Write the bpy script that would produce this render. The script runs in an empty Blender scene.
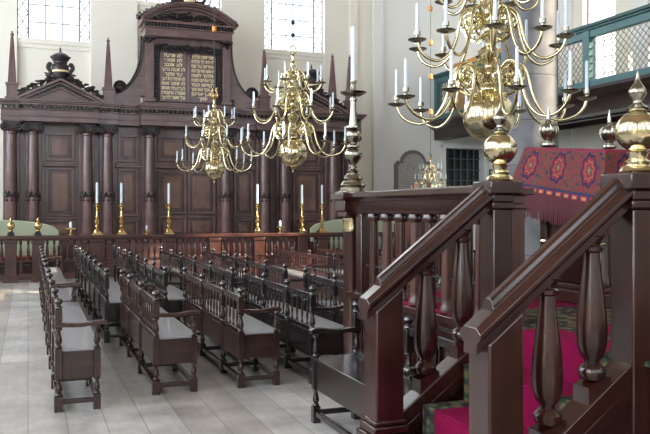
import bpy, math, random
from math import sin, cos, pi, radians, sqrt, atan2
R = random.Random(7)
SC = bpy.context.scene
COL = SC.collection

# ------------------------------------------------------------------ mesh helpers
class MB:
    def __init__(s): s.v=[]; s.f=[]; s.uv=None
    def add(s, vs, fs):
        n=len(s.v); s.v+= [tuple(p) for p in vs]; s.f+=[tuple(i+n for i in f) for f in fs]; return s
    def box(s, x0,x1,y0,y1,z0,z1):
        return s.add([(x0,y0,z0),(x1,y0,z0),(x1,y1,z0),(x0,y1,z0),(x0,y0,z1),(x1,y0,z1),(x1,y1,z1),(x0,y1,z1)],
              [(0,3,2,1),(4,5,6,7),(0,1,5,4),(1,2,6,5),(2,3,7,6),(3,0,4,7)])
    def cbox(s,x,y,z0,z1,w,d=None):
        d=d or w; return s.box(x-w/2,x+w/2,y-d/2,y+d/2,z0,z1)
    def lathe(s, prof, x=0,y=0,z=0, seg=16, sc=1.0, ang0=0.0):
        # prof: list of (r,z)
        vs=[];fs=[]
        for r,h in prof:
            for k in range(seg):
                a=2*pi*k/seg+ang0
                vs.append((x+sc*r*cos(a), y+sc*r*sin(a), z+sc*h))
        m=len(prof)
        for i in range(m-1):
            for k in range(seg):
                k2=(k+1)%seg
                fs.append((i*seg+k,i*seg+k2,(i+1)*seg+k2,(i+1)*seg+k))
        fs.append(tuple(reversed(range(seg)))); fs.append(tuple((m-1)*seg+k for k in range(seg)))
        return s.add(vs,fs)
    def sphere(s,x,y,z,rx,ry=None,rz=None,seg=10,ring=6):
        ry=ry or rx; rz=rz or rx
        vs=[(x,y,z-rz)];fs=[]
        for i in range(1,ring):
            t=-pi/2+pi*i/ring
            for k in range(seg):
                a=2*pi*k/seg; vs.append((x+rx*cos(t)*cos(a),y+ry*cos(t)*sin(a),z+rz*sin(t)))
        vs.append((x,y,z+rz)); top=len(vs)-1
        for k in range(seg): fs.append((0,1+(k+1)%seg,1+k))
        for i in range(ring-2):
            for k in range(seg):
                a=1+i*seg;b=a+seg; fs.append((a+k,a+(k+1)%seg,b+(k+1)%seg,b+k))
        a=1+(ring-2)*seg
        for k in range(seg): fs.append((a+k,a+(k+1)%seg,top))
        return s.add(vs,fs)
    def prism(s, poly, y0, y1, axis='y'):
        # poly of (a,b) ccw seen with a right, b up ; extruded along axis
        n=len(poly)
        def P(a,b,t):
            return (a,t,b) if axis=='y' else ((t,a,b) if axis=='x' else (a,b,t))
        vs=[P(a,b,y0) for a,b in poly]+[P(a,b,y1) for a,b in poly]
        fs=[tuple(range(n)),tuple(reversed(range(n,2*n)))]
        for i in range(n):
            j=(i+1)%n; fs.append((i,i+n,j+n,j))
        return s.add(vs,fs)
    def ribbon(s, up, lo, y0, y1):
        # strip between two polylines (x,z) of equal length, extruded in y
        n=len(up); vs=[(a,y0,b) for a,b in up]+[(a,y0,b) for a,b in lo]+[(a,y1,b) for a,b in up]+[(a,y1,b) for a,b in lo]
        fs=[]
        for i in range(n-1):
            fs+= [(i,n+i,n+i+1,i+1),(2*n+i,2*n+i+1,3*n+i+1,3*n+i),(i,i+1,2*n+i+1,2*n+i),(n+i,3*n+i,3*n+i+1,n+i+1)]
        fs+=[(0,2*n,3*n,n),(n-1,2*n-1,4*n-1,3*n-1)]
        return s.add(vs,fs)
    def tube(s, pts, r, seg=8, closed=False):
        n=len(pts); vs=[];fs=[]
        rr = r if isinstance(r,(list,tuple)) else [r]*n
        prev=None
        for i,p in enumerate(pts):
            a=pts[(i-1)%n] if (closed or i>0) else p
            b=pts[(i+1)%n] if (closed or i<n-1) else p
            d=[b[k]-a[k] for k in range(3)]; L=sqrt(sum(t*t for t in d)) or 1; d=[t/L for t in d]
            if prev is None:
                up=(0,0,1) if abs(d[2])<.9 else (0,1,0)
            else: up=prev
            u=[d[1]*up[2]-d[2]*up[1], d[2]*up[0]-d[0]*up[2], d[0]*up[1]-d[1]*up[0]]
            L=sqrt(sum(t*t for t in u)) or 1; u=[t/L for t in u]
            w=[u[1]*d[2]-u[2]*d[1], u[2]*d[0]-u[0]*d[2], u[0]*d[1]-u[1]*d[0]]
            prev=w
            for k in range(seg):
                t=2*pi*k/seg
                vs.append(tuple(p[q]+rr[i]*(cos(t)*u[q]+sin(t)*w[q]) for q in range(3)))
        m = n if closed else n-1
        for i in range(m):
            j=(i+1)%n
            for k in range(seg):
                k2=(k+1)%seg; fs.append((i*seg+k,i*seg+k2,j*seg+k2,j*seg+k))
        if not closed: fs+= [tuple(reversed(range(seg))), tuple((n-1)*seg+k for k in range(seg))]
        return s.add(vs,fs)
    def sweep(s, prof, a, b):
        # prof: closed (y,z) section, vertical cut; swept from a=(x,y,z) to b in xz plane
        n=len(prof); vs=[(a[0],a[1]+p,a[2]+q) for p,q in prof]+[(b[0],b[1]+p,b[2]+q) for p,q in prof]
        fs=[tuple(reversed(range(n))),tuple(range(n,2*n))]
        for i in range(n):
            j=(i+1)%n; fs.append((i,j,j+n,i+n))
        return s.add(vs,fs)
    def sweepy(s, prof, a, b):
        n=len(prof); vs=[(a[0]+p,a[1],a[2]+q) for p,q in prof]+[(b[0]+p,b[1],b[2]+q) for p,q in prof]
        fs=[tuple(range(n)),tuple(reversed(range(n,2*n)))]
        for i in range(n):
            j=(i+1)%n; fs.append((i,i+n,j+n,j))
        return s.add(vs,fs)
    def mesh(s, name, mat, bev=0, sharp=35):
        me=bpy.data.meshes.new(name); me.from_pydata(s.v,[],s.f)
        me.validate(); me.update()
        if s.uv:
            ul=me.uv_layers.new(name='UVMap')
            for lp in me.loops: ul.data[lp.index].uv=s.uv[lp.vertex_index]
        import bmesh
        bm=bmesh.new(); bm.from_mesh(me); bmesh.ops.recalc_face_normals(bm,faces=bm.faces)
        bm.to_mesh(me); bm.free()
        me.materials.append(mat)
        me.polygons.foreach_set('use_smooth',[True]*len(me.polygons))
        try: me.set_sharp_from_angle(angle=radians(sharp))
        except Exception: pass
        return me
    def build(s, name, mat, parent=None, bev=0, sharp=35, loc=(0,0,0)):
        return put(name, s.mesh(name,mat,sharp=sharp), parent, loc, bev)

def put(name, me, parent=None, loc=(0,0,0), bev=0, rz=0):
    o=bpy.data.objects.new(name,me); COL.objects.link(o); o.parent=parent
    o.location=loc; o.rotation_euler=(0,0,rz)
    if bev:
        m=o.modifiers.new('bevel','BEVEL'); m.width=bev; m.segments=2; m.limit_method='ANGLE'; m.angle_limit=radians(40)
    return o
def tag(o,label=None,cat=None,group=None,kind=None):
    if label: o['label']=label
    if cat: o['category']=cat
    if group: o['group']=group
    if kind: o['kind']=kind
    return o
def thing(name,label,cat,loc=(0,0,0),rz=0,group=None):
    o=bpy.data.objects.new(name,None); COL.objects.link(o); o.empty_display_size=.1
    o.location=loc; o.rotation_euler=(0,0,rz); return tag(o,label,cat,group)
def copy_tree(o,parent=None):
    c=o.copy(); COL.objects.link(c); c.parent=parent
    for ch in list(o.children): copy_tree(ch,c)
    return c
def struct(o,label=None): tag(o,label,kind='structure'); return o
def smooth_path(pts,n=6):
    out=[]; P=[pts[0]]+list(pts)+[pts[-1]]
    for i in range(1,len(P)-2):
        a,b,c,d=P[i-1],P[i],P[i+1],P[i+2]
        for k in range(n):
            t=k/n
            out.append(tuple(.5*((2*b[q])+(-a[q]+c[q])*t+(2*a[q]-5*b[q]+4*c[q]-d[q])*t*t+(-a[q]+3*b[q]-3*c[q]+d[q])*t**3) for q in range(len(b))))
    out.append(tuple(pts[-1])); return out

# ------------------------------------------------------------------ materials
def newmat(name):
    m=bpy.data.materials.new(name); m.use_nodes=True; nt=m.node_tree
    return m,nt,nt.nodes['Principled BSDF']
def rgb(h):
    def l(c): c/=255; return c/12.92 if c<=.04045 else ((c+.055)/1.055)**2.4
    return (l(h[0]),l(h[1]),l(h[2]),1)
def simple(name,c,rough=.5,metal=0,spec=.5,coat=0,noise=0,nscale=8,bump=0):
    m,nt,b=newmat(name); b.inputs['Base Color'].default_value=rgb(c); b.inputs['Roughness'].default_value=rough
    b.inputs['Metallic'].default_value=metal; b.inputs['Specular IOR Level'].default_value=spec; b.inputs['Coat Weight'].default_value=coat
    if noise or bump:
        tc=nt.nodes.new('ShaderNodeTexCoord'); n=nt.nodes.new('ShaderNodeTexNoise'); n.inputs['Scale'].default_value=nscale; n.inputs['Detail'].default_value=5
        nt.links.new(tc.outputs['Object'],n.inputs['Vector'])
        if noise:
            mx=nt.nodes.new('ShaderNodeMix'); mx.data_type='RGBA'; c1=rgb(c); k=1-noise
            mx.inputs[6].default_value=c1; mx.inputs[7].default_value=(c1[0]*k,c1[1]*k,c1[2]*k,1)
            nt.links.new(n.outputs['Fac'],mx.inputs[0]); nt.links.new(mx.outputs[2],b.inputs['Base Color'])
        if bump:
            bp=nt.nodes.new('ShaderNodeBump'); bp.inputs['Strength'].default_value=bump; bp.inputs['Distance'].default_value=.01
            nt.links.new(n.outputs['Fac'],bp.inputs['Height']); nt.links.new(bp.outputs['Normal'],b.inputs['Normal'])
    return m
def wood(name,c1,c2,axis='z',rough=.32,coat=.25,sc=1.0,rvar=.06):
    m,nt,b=newmat(name); N=nt.nodes.new; L=nt.links.new
    tc=N('ShaderNodeTexCoord'); mp=N('ShaderNodeMapping'); s={'x':(1.5,22,22),'y':(22,1.5,22),'z':(22,22,1.5)}[axis]
    mp.inputs['Scale'].default_value=tuple(t*sc for t in s); L(tc.outputs['Object'],mp.inputs['Vector'])
    n=N('ShaderNodeTexNoise'); n.inputs['Scale'].default_value=1; n.inputs['Detail'].default_value=6; n.inputs['Roughness'].default_value=.6; L(mp.outputs['Vector'],n.inputs['Vector'])
    n2=N('ShaderNodeTexNoise'); n2.inputs['Scale'].default_value=3.0; n2.inputs['Detail'].default_value=3; L(tc.outputs['Object'],n2.inputs['Vector'])
    r=N('ShaderNodeValToRGB'); r.color_ramp.elements[0].position=.3; r.color_ramp.elements[0].color=rgb(c1); r.color_ramp.elements[1].position=.72; r.color_ramp.elements[1].color=rgb(c2)
    ad=N('ShaderNodeMath'); ad.operation='MULTIPLY_ADD'; ad.inputs[1].default_value=.5; 
    m2=N('ShaderNodeMath'); m2.operation='MULTIPLY'; m2.inputs[1].default_value=.5; L(n2.outputs['Fac'],m2.inputs[0])
    L(n.outputs['Fac'],ad.inputs[0]); L(m2.outputs[0],ad.inputs[2]); L(ad.outputs[0],r.inputs['Fac']); L(r.outputs['Color'],b.inputs['Base Color'])
    ro=N('ShaderNodeMapRange'); ro.inputs['To Min'].default_value=rough-rvar/2; ro.inputs['To Max'].default_value=rough+rvar/2; L(n2.outputs['Fac'],ro.inputs['Value']); L(ro.outputs['Result'],b.inputs['Roughness'])
    b.inputs['Coat Weight'].default_value=coat; b.inputs['Coat Roughness'].default_value=.13
    bp=N('ShaderNodeBump'); bp.inputs['Strength'].default_value=.06; bp.inputs['Distance'].default_value=.002; L(n.outputs['Fac'],bp.inputs['Height']); L(bp.outputs['Normal'],b.inputs['Normal'])
    return m
M={}
for ax in 'xyz':
    M['oak'+ax]=wood('dark_stained_oak_'+ax,(18,8,7),(60,28,22),ax,.22,.3)
    M['ark'+ax]=wood('hazed_jacaranda_wood_'+ax,(56,38,39),(116,86,82),ax,.31,.25,.6)  # ark wood lightened, putting the haze in front of it into the colour
    M['bench'+ax]=wood('brown_bench_wood_'+ax,(26,16,14),(64,41,35),ax,.25,.4)
    M['black'+ax]=wood('black_bench_wood_'+ax,(16,13,14),(44,33,33),ax,.24,.45)
    M['rail'+ax]=wood('balustrade_oak_'+ax,(38,20,18),(84,48,38),ax,.34,.2)
M['arkp']=wood('figured_panel_wood',(66,42,36),(126,92,80),'z',.33,.25,.5)
M['seat']=simple('bench_seat_boards',(142,141,143),.3,coat=.4,noise=.22,nscale=2.5)  # pale base colour carries the sheen of the end windows on the seats
M['bronzewood']=wood('red_bench_wood',(70,42,30),(120,78,56),'y',.4,.2)
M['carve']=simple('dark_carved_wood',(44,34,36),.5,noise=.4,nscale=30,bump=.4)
M['brass']=simple('polished_brass',(226,214,176),.15,1,noise=.25,nscale=6)
M['gilt']=simple('gilt_brass',(212,182,122),.22,1)
M['pewter']=simple('aged_brass',(164,160,146),.2,1,noise=.3,nscale=7)
M['candle']=simple('white_candle_wax',(206,218,228),.5)
M['gold']=simple('gold_paint',(226,208,166),.5,.1)
M['black_iron']=simple('dark_iron',(40,42,52),.4,.6)
M['teal']=simple('teal_paint',(70,112,114),.45,noise=.18,nscale=5)
M['tealdark']=simple('dark_teal_paint',(44,80,80),.5)
M['lattice']=simple('lattice_metal',(128,130,124),.5)
M['curtain']=simple('orange_curtain',(226,156,84),.8)
M['sofa']=simple('sage_green_upholstery',(168,176,148),.8,noise=.1,nscale=3,bump=.1)
M['redcloth']=simple('red_cushion',(110,40,34),.8)
M['slate']=simple('memorial_stone',(178,173,168),.6,noise=.3,nscale=9,bump=.2)
M['slatedark']=simple('memorial_frame_stone',(122,116,115),.55,noise=.3,nscale=9)
M['plaster']=simple('cream_plaster',(232,227,214),.85,noise=.04,nscale=1.5)
M['plaster2']=simple('white_plaster',(228,228,224),.85,noise=.04,nscale=1.5)
M['ceil']=simple('ceiling_boards',(150,128,106),.8,noise=.2,nscale=2)
M['soffit']=simple('soffit_paint',(196,204,196),.6,noise=.15,nscale=2)
M['beam']=wood('gallery_beam_wood',(26,16,15),(56,38,34),'y',.4,.1)
M['darkglass']=simple('dark_window_glass',(26,34,34),.08,0,.6)
M['lead']=simple('window_lead',(96,100,108),.6)
M['frost']=simple('pale_glazed_ceramic',(186,194,198),.25)
M['blue']=simple('blue_enamel',(44,62,100),.35)
M['cream']=simple('cream_paint',(226,214,178),.5)

def mat_milk():
    m=bpy.data.materials.new('sun_diffuser_glass'); m.use_nodes=True; nt=m.node_tree; nt.nodes.clear()
    o=nt.nodes.new('ShaderNodeOutputMaterial'); t=nt.nodes.new('ShaderNodeBsdfTranslucent'); t.inputs[0].default_value=(.8,.82,.86,1); nt.links.new(t.outputs[0],o.inputs[0]); return m  # for added panes that stop direct sun and glow white
M['milk']=mat_milk()
def mat_floor():
    m,nt,b=newmat('sanded_floor_boards'); N=nt.nodes.new; L=nt.links.new
    tc=N('ShaderNodeTexCoord'); mp=N('ShaderNodeMapping'); mp.inputs['Rotation'].default_value=(0,0,pi/2); L(tc.outputs['Object'],mp.inputs['Vector'])
    br=N('ShaderNodeTexBrick'); br.inputs['Scale'].default_value=1; br.inputs['Brick Width'].default_value=9.5; br.inputs['Row Height'].default_value=.29; br.inputs['Mortar Size'].default_value=.0035; br.inputs['Mortar Smooth'].default_value=.3
    br.inputs['Color1'].default_value=rgb((164,160,156)); br.inputs['Color2'].default_value=rgb((140,131,122)); br.inputs['Mortar'].default_value=rgb((98,90,84)); br.inputs['Bias'].default_value=0
    L(mp.outputs['Vector'],br.inputs['Vector'])
    n=N('ShaderNodeTexNoise'); n.inputs['Scale'].default_value=1.6; n.inputs['Detail'].default_value=8; n.inputs['Roughness'].default_value=.7; L(tc.outputs['Object'],n.inputs['Vector'])
    mp2=N('ShaderNodeMapping'); mp2.inputs['Scale'].default_value=(22,1.6,1); L(tc.outputs['Object'],mp2.inputs['Vector'])
    n2=N('ShaderNodeTexNoise'); n2.inputs['Scale'].default_value=1; n2.inputs['Detail'].default_value=6; L(mp2.outputs['Vector'],n2.inputs['Vector'])
    rp=N('ShaderNodeMapRange'); rp.inputs['From Min'].default_value=.36; rp.inputs['From Max'].default_value=.64; rp.inputs['To Min'].default_value=.72; rp.inputs['To Max'].default_value=1.3; L(n.outputs['Fac'],rp.inputs['Value'])
    rp2=N('ShaderNodeMapRange'); rp2.inputs['To Min'].default_value=.82; rp2.inputs['To Max'].default_value=1.15; L(n2.outputs['Fac'],rp2.inputs['Value'])
    mu=N('ShaderNodeMath'); mu.operation='MULTIPLY'; L(rp.outputs[0],mu.inputs[0]); L(rp2.outputs[0],mu.inputs[1])
    vm=N('ShaderNodeVectorMath'); vm.operation='SCALE'; L(br.outputs['Color'],vm.inputs[0]); L(mu.outputs[0],vm.inputs['Scale']); L(vm.outputs[0],b.inputs['Base Color'])
    ro=N('ShaderNodeMapRange'); ro.inputs['To Min'].default_value=.3; ro.inputs['To Max'].default_value=.6; L(n.outputs['Fac'],ro.inputs['Value']); L(ro.outputs[0],b.inputs['Roughness'])
    bp=N('ShaderNodeBump'); bp.inputs['Strength'].default_value=.3; bp.inputs['Distance'].default_value=.004; L(br.outputs['Fac'],bp.inputs['Height']); bp.invert=True; L(bp.outputs['Normal'],b.inputs['Normal'])
    return m
M['floor']=mat_floor()
def mat_stone():
    m,nt,b=newmat('grey_block_stone'); N=nt.nodes.new; L=nt.links.new
    tc=N('ShaderNodeTexCoord'); sx=N('ShaderNodeSeparateXYZ'); L(tc.outputs['Object'],sx.inputs[0])
    md=N('ShaderNodeMath'); md.operation='PINGPONG'; md.inputs[1].default_value=.42; L(sx.outputs['Z'],md.inputs[0])
    lt=N('ShaderNodeMath'); lt.operation='LESS_THAN'; lt.inputs[1].default_value=.008; L(md.outputs[0],lt.inputs[0])
    n=N('ShaderNodeTexNoise'); n.inputs['Scale'].default_value=2.2; n.inputs['Detail'].default_value=8; L(tc.outputs['Object'],n.inputs['Vector'])
    r=N('ShaderNodeValToRGB'); r.color_ramp.elements[0].position=.3; r.color_ramp.elements[0].color=rgb((80,80,84)); r.color_ramp.elements[1].position=.7; r.color_ramp.elements[1].color=rgb((116,115,116)); L(n.outputs['Fac'],r.inputs['Fac'])
    mx=N('ShaderNodeMix'); mx.data_type='RGBA'; L(lt.outputs[0],mx.inputs[0]); L(r.outputs['Color'],mx.inputs[6]); mx.inputs[7].default_value=rgb((60,60,64)); L(mx.outputs[2],b.inputs['Base Color']); b.inputs['Roughness'].default_value=.7
    return m
M['stone']=mat_stone()
def mat_carpet():
    m,nt,b=newmat('magenta_carpet_floral_border'); N=nt.nodes.new; L=nt.links.new
    tc=N('ShaderNodeTexCoord'); sx=N('ShaderNodeSeparateXYZ'); L(tc.outputs['Object'],sx.inputs[0])
    def band(out,c,h):
        a=N('ShaderNodeMath'); a.operation='SUBTRACT'; a.inputs[1].default_value=c; L(out,a.inputs[0])
        a2=N('ShaderNodeMath'); a2.operation='ABSOLUTE'; L(a.outputs[0],a2.inputs[0])
        a3=N('ShaderNodeMath'); a3.operation='LESS_THAN'; a3.inputs[1].default_value=h; L(a2.outputs[0],a3.inputs[0]); return a3.outputs[0]
    f1=band(sx.outputs['Y'],3.62,.37)       # field of the stair runner
    f3=band(sx.outputs['X'],3.0,.07)        # floral cross band on the platform
    inv=N('ShaderNodeMath'); inv.operation='SUBTRACT'; inv.inputs[0].default_value=1; L(f3,inv.inputs[1])
    f2=band(sx.outputs['Y'],5.45,.65)
    mxx=N('ShaderNodeMath'); mxx.operation='MAXIMUM'; L(f1,mxx.inputs[0]); L(f2,mxx.inputs[1])
    fm=N('ShaderNodeMath'); fm.operation='MULTIPLY'; L(mxx.outputs[0],fm.inputs[0]); L(inv.outputs[0],fm.inputs[1])
    vo=N('ShaderNodeTexVoronoi'); vo.inputs['Scale'].default_value=13; L(tc.outputs['Object'],vo.inputs['Vector'])
    r=N('ShaderNodeValToRGB'); e=r.color_ramp; e.interpolation='CONSTANT'; e.elements[0].color=rgb((112,44,56)); e.elements[1].position=.2; e.elements[1].color=rgb((100,92,64))
    for p,c in ((.38,(54,64,52)),(.56,(36,42,40)),(.72,(72,34,38)),(.85,(78,80,70))): el=e.elements.new(p); el.color=rgb(c)
    L(vo.outputs['Distance'],r.inputs['Fac'])
    n=N('ShaderNodeTexNoise'); n.inputs['Scale'].default_value=60; L(tc.outputs['Object'],n.inputs['Vector'])
    r2=N('ShaderNodeValToRGB'); r2.color_ramp.elements[0].color=rgb((88,5,38)); r2.color_ramp.elements[1].color=rgb((128,14,62)); L(n.outputs['Fac'],r2.inputs['Fac'])
    mx=N('ShaderNodeMix'); mx.data_type='RGBA'; L(fm.outputs[0],mx.inputs[0]); L(r.outputs['Color'],mx.inputs[6]); L(r2.outputs['Color'],mx.inputs[7]); L(mx.outputs[2],b.inputs['Base Color'])
    b.inputs['Roughness'].default_value=.95; b.inputs['Specular IOR Level'].default_value=.1
    bp=N('ShaderNodeBump'); bp.inputs['Strength'].default_value=.5; bp.inputs['Distance'].default_value=.004; L(n.outputs['Fac'],bp.inputs['Height']); L(bp.outputs['Normal'],b.inputs['Normal'])
    return m
M['carpet']=mat_carpet()
def mat_rug():
    # uv in metres: u along the cloth, v down from its top edge
    m,nt,b=newmat('patterned_oriental_cloth'); N=nt.nodes.new; L=nt.links.new
    def mth(op,a,bb=None,c=None):
        n=N('ShaderNodeMath'); n.operation=op
        for i,q in enumerate((a,bb,c)):
            if q is None: continue
            if isinstance(q,(int,float)): n.inputs[i].default_value=q
            else: L(q,n.inputs[i])
        return n.outputs[0]
    tc=N('ShaderNodeTexCoord'); sx=N('ShaderNodeSeparateXYZ'); L(tc.outputs['UV'],sx.inputs[0]); u,v=sx.outputs['X'],sx.outputs['Y']
    P=.33
    fu=mth('MULTIPLY',mth('SUBTRACT',mth('FRACT',mth('DIVIDE',u,P)),.5),P)
    dv=mth('MULTIPLY',mth('SUBTRACT',v,.165),.6)
    ang=mth('ARCTAN2',dv,fu)
    d=mth('SQRT',mth('ADD',mth('MULTIPLY',fu,fu),mth('MULTIPLY',dv,dv)))
    d=mth('ADD',d,mth('MULTIPLY',mth('SINE',mth('MULTIPLY',ang,8)),.006))
    r=N('ShaderNodeValToRGB'); e=r.color_ramp; e.interpolation='CONSTANT'
    e.elements[0].color=rgb((128,107,73)); e.elements[1].position=.1; e.elements[1].color=rgb((48,67,48))
    for p,c in ((.22,(118,14,34)),(.42,(132,99,59)),(.48,(112,10,30)),(.66,(16,16,50)),(.86,(112,32,46))):
        el=e.elements.new(p); el.color=rgb(c)
    L(mth('DIVIDE',d,.094),r.inputs['Fac'])
    inside=mth('LESS_THAN',d,.088)
    vo=N('ShaderNodeTexVoronoi'); vo.inputs['Scale'].default_value=34; L(tc.outputs['UV'],vo.inputs['Vector'])
    r2=N('ShaderNodeValToRGB'); e=r2.color_ramp; e.interpolation='CONSTANT'; e.elements[0].color=rgb((128,18,42)); e.elements[1].position=.22; e.elements[1].color=rgb((104,8,30))
    for p,c in ((.4,(67,64,40)),(.52,(100,10,30)),(.66,(52,57,41)),(.8,(24,20,54))): el=e.elements.new(p); el.color=rgb(c)
    L(vo.outputs['Distance'],r2.inputs['Fac'])
    mx=N('ShaderNodeMix'); mx.data_type='RGBA'; L(inside,mx.inputs[0]); L(r2.outputs['Color'],mx.inputs[6]); L(r.outputs['Color'],mx.inputs[7])
    # small flowers scattered over the medallions too
    vo2=N('ShaderNodeTexVoronoi'); vo2.inputs['Scale'].default_value=48; L(tc.outputs['UV'],vo2.inputs['Vector'])
    sm=mth('MULTIPLY',mth('LESS_THAN',vo2.outputs['Distance'],.30),mth('GREATER_THAN',vo2.outputs['Distance'],.12))
    hs=N('ShaderNodeMix'); hs.data_type='RGBA'; L(mth('MULTIPLY',sm,.7),hs.inputs[0]); L(mx.outputs[2],hs.inputs[6]); hs.inputs[7].default_value=rgb((96,20,36)); mx=hs
    bv=mth('GREATER_THAN',v,.345); fb=mth('ABSOLUTE',mth('SUBTRACT',mth('FRACT',mth('DIVIDE',u,.085)),.5))
    inb=mth('MULTIPLY',mth('LESS_THAN',fb,.36),mth('LESS_THAN',mth('ABSOLUTE',mth('SUBTRACT',v,.39)),.022))
    core=mth('MULTIPLY',mth('LESS_THAN',fb,.22),mth('LESS_THAN',mth('ABSOLUTE',mth('SUBTRACT',v,.39)),.011))
    m1=N('ShaderNodeMix'); m1.data_type='RGBA'; L(inb,m1.inputs[0]); m1.inputs[6].default_value=rgb((32,28,62)); m1.inputs[7].default_value=rgb((134,27,41))
    m15=N('ShaderNodeMix'); m15.data_type='RGBA'; L(core,m15.inputs[0]); L(m1.outputs[2],m15.inputs[6]); m15.inputs[7].default_value=rgb((152,112,60))
    m2=N('ShaderNodeMix'); m2.data_type='RGBA'; L(bv,m2.inputs[0]); L(mx.outputs[2],m2.inputs[6]); L(m15.outputs[2],m2.inputs[7])
    tb=mth('LESS_THAN',v,.02)
    m3=N('ShaderNodeMix'); m3.data_type='RGBA'; L(tb,m3.inputs[0]); L(m2.outputs[2],m3.inputs[6]); m3.inputs[7].default_value=rgb((104,20,44)); L(m3.outputs[2],b.inputs['Base Color'])
    b.inputs['Roughness'].default_value=.9
    return m
M['rug']=mat_rug()
M['fringe']=simple('dusty_red_fringe',(84,42,48),.9)
M['water']=None

# ------------------------------------------------------------------ camera
H=1.7
cam=bpy.data.cameras.new('camera'); co=bpy.data.objects.new('camera',cam); COL.objects.link(co); SC.camera=co
cam.sensor_fit='HORIZONTAL'; cam.sensor_width=36; cam.lens=36*800/650
co.location=(0,0,H); co.rotation_euler=(pi/2,0,-math.atan(297/800)); cam.shift_x=0; cam.shift_y=-8/650
cam.clip_start=.1; cam.clip_end=200

# ------------------------------------------------------------------ room shell
WL,WR,WB,WE,ZC=-7.0,16.5,-7.0,24.0,15.0
struct(MB().box(WL-.3,WR+.3,WB-.3,WE+.6,-.2,0).build('floor',M['floor']),'sanded grey floorboards running towards the ark')
struct(MB().box(WL-.3,WR+.3,WB-.3,WE+.6,ZC,ZC+.2).build('ceiling',M['ceil']),'high boarded ceiling')
def wall_grid(name,label,mat,axis,pos,thick,a0,a1,z0,z1,holes):
    """wall plane with rectangular holes: axis 'x' spans x at y=pos..pos+thick; axis 'y' spans y at x=pos.."""
    xs=sorted(set([a0,a1]+[h[0] for h in holes]+[h[1] for h in holes])); m=MB()
    for i in range(len(xs)-1):
        a,b=xs[i],xs[i+1]; hs=sorted([h for h in holes if h[0]<=a+1e-6 and h[1]>=b-1e-6],key=lambda h:h[2])
        z=z0; segs=[]
        for h in hs: segs.append((z,h[2])); z=h[3]
        segs.append((z,z1))
        for s0,s1 in segs:
            if s1-s0<1e-4: continue
            if axis=='x': m.box(a,b,pos,pos+thick,s0,s1)
            else: m.box(pos,pos+thick,a,b,s0,s1)
    return struct(m.build(name,mat,sharp=20),label)
EW=[(-.29,1.70,6.52,11.6),(3.02,5.53,7.85,11.6),(6.90,8.90,6.70,11.6)]       # windows of the end wall
EWR=[(-.29,1.70,5.1,11.6),(3.02,5.53,5.1,11.6),(6.90,8.90,5.1,11.6)]
wall_grid('wall_east','cream plaster wall behind the carved wooden ark',M['plaster'],'x',WE,.35,WL,10.75,0,ZC,EWR)
m=wall_grid('wall_east_aisle','white wall with the memorial stone right of the ark',M['plaster2'],'x',WE-.04,.5,10.75,WR,0,ZC,[(13.22,14.75,1.2,3.76)])
GWIN=[(21.8,23.3,4.9,6.3),(17.3,18.9,4.9,6.3)]  # low windows added to brighten what shows through the lattice
RWIN=[(19.45,20.95,12.3),(12.0,13.9,12.3),(5.9,8.2,14.7)]
wall_grid('wall_south','cream plaster wall above the gallery',M['plaster'],'y',WR,.35,WB,WE+.5,0,ZC,[(a,b,4.9 if a>19 else 7.6,c) for a,b,c in RWIN]+GWIN)
LWIN=[(-4.5,-2.3),(0.3,2.5),(5.1,7.3),(9.9,12.1),(14.7,16.9),(19.3,21.5)]
wall_grid('wall_north','white plaster wall with tall windows left of the benches',M['plaster'],'y',WL-.35,.35,WB,WE+.5,0,ZC,[(a,b,3.2,11.2) for a,b in LWIN])
BWIN=[(-5,-2.8),(-.6,1.6),(3.9,6.1),(8.4,10.6),(12.8,15)]
wall_grid('wall_west','white plaster wall with tall windows behind the tevah',M['plaster'],'x',WB-.35,.35,WL,WR,0,ZC,[(a,b,3.2,11.2) for a,b in BWIN])
# window recess panels below end windows, and frames with leaded lights
WN=[0]
def leaded(n,axis,pos,a0,a1,z0,z1,cw=.46,ch=.46,label=None,side=True):
    """lead and frame grid: lozenge side strips and square centre panes"""
    WN[0]+=1
    m=MB(); t=.022
    def bar(a,z,b,zz,r=t):
        p=(a,pos,z) if axis=='x' else (pos,a,z); q=(b,pos,zz) if axis=='x' else (pos,b,zz)
        m.tube([p,q],r,4)
    for a in (a0,a1): bar(a,z0,a,z1,.03)
    for z in (z0,z1): bar(a0,z,a1,z,.03)
    sw=.3 if side else 0
    ia,ib=a0+sw,a1-sw
    if side:
        bar(ia,z0,ia,z1,.022); bar(ib,z0,ib,z1,.022)
        z=z0; 
        while z<z1-.1:
            for l,r in ((a0,ia),(ib,a1)):
                mm=(l+r)/2; z2=min(z+ch,z1)
                bar(l,z,r,z2,.008) if False else None
                bar(mm,z,l,(z+z2)/2,.013); bar(mm,z,r,(z+z2)/2,.013); bar(l,(z+z2)/2,mm,z2,.013); bar(r,(z+z2)/2,mm,z2,.013)
            z+=ch
    k=max(2,round((ib-ia)/cw))
    for i in range(1,k): a=ia+(ib-ia)*i/k; bar(a,z0,a,z1,.015)
    z=z0+ch
    while z<z1: bar(ia,z,ib,z,.015); z+=ch
    return struct(m.build('window_%d'%WN[0],M['lead']),label or 'leaded window with lozenge side strips')
for i,(a,b,z0,z1) in enumerate(EW):
    rp=MB().box(a,b,WE+.12,WE+.35,5.1,z0)
    rp.box(a,b,WE+.04,WE+.35,z0-.14,z0); rp.box(a,b,WE+.08,WE+.35,z0-.26,z0-.14)
    struct(rp.build('trim_%d'%(i+1),M['plaster'],sharp=20),'plaster apron and sill beneath the window')
    leaded(i,'x',WE+.22,a,b,z0,z1,.4,.5)
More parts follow.
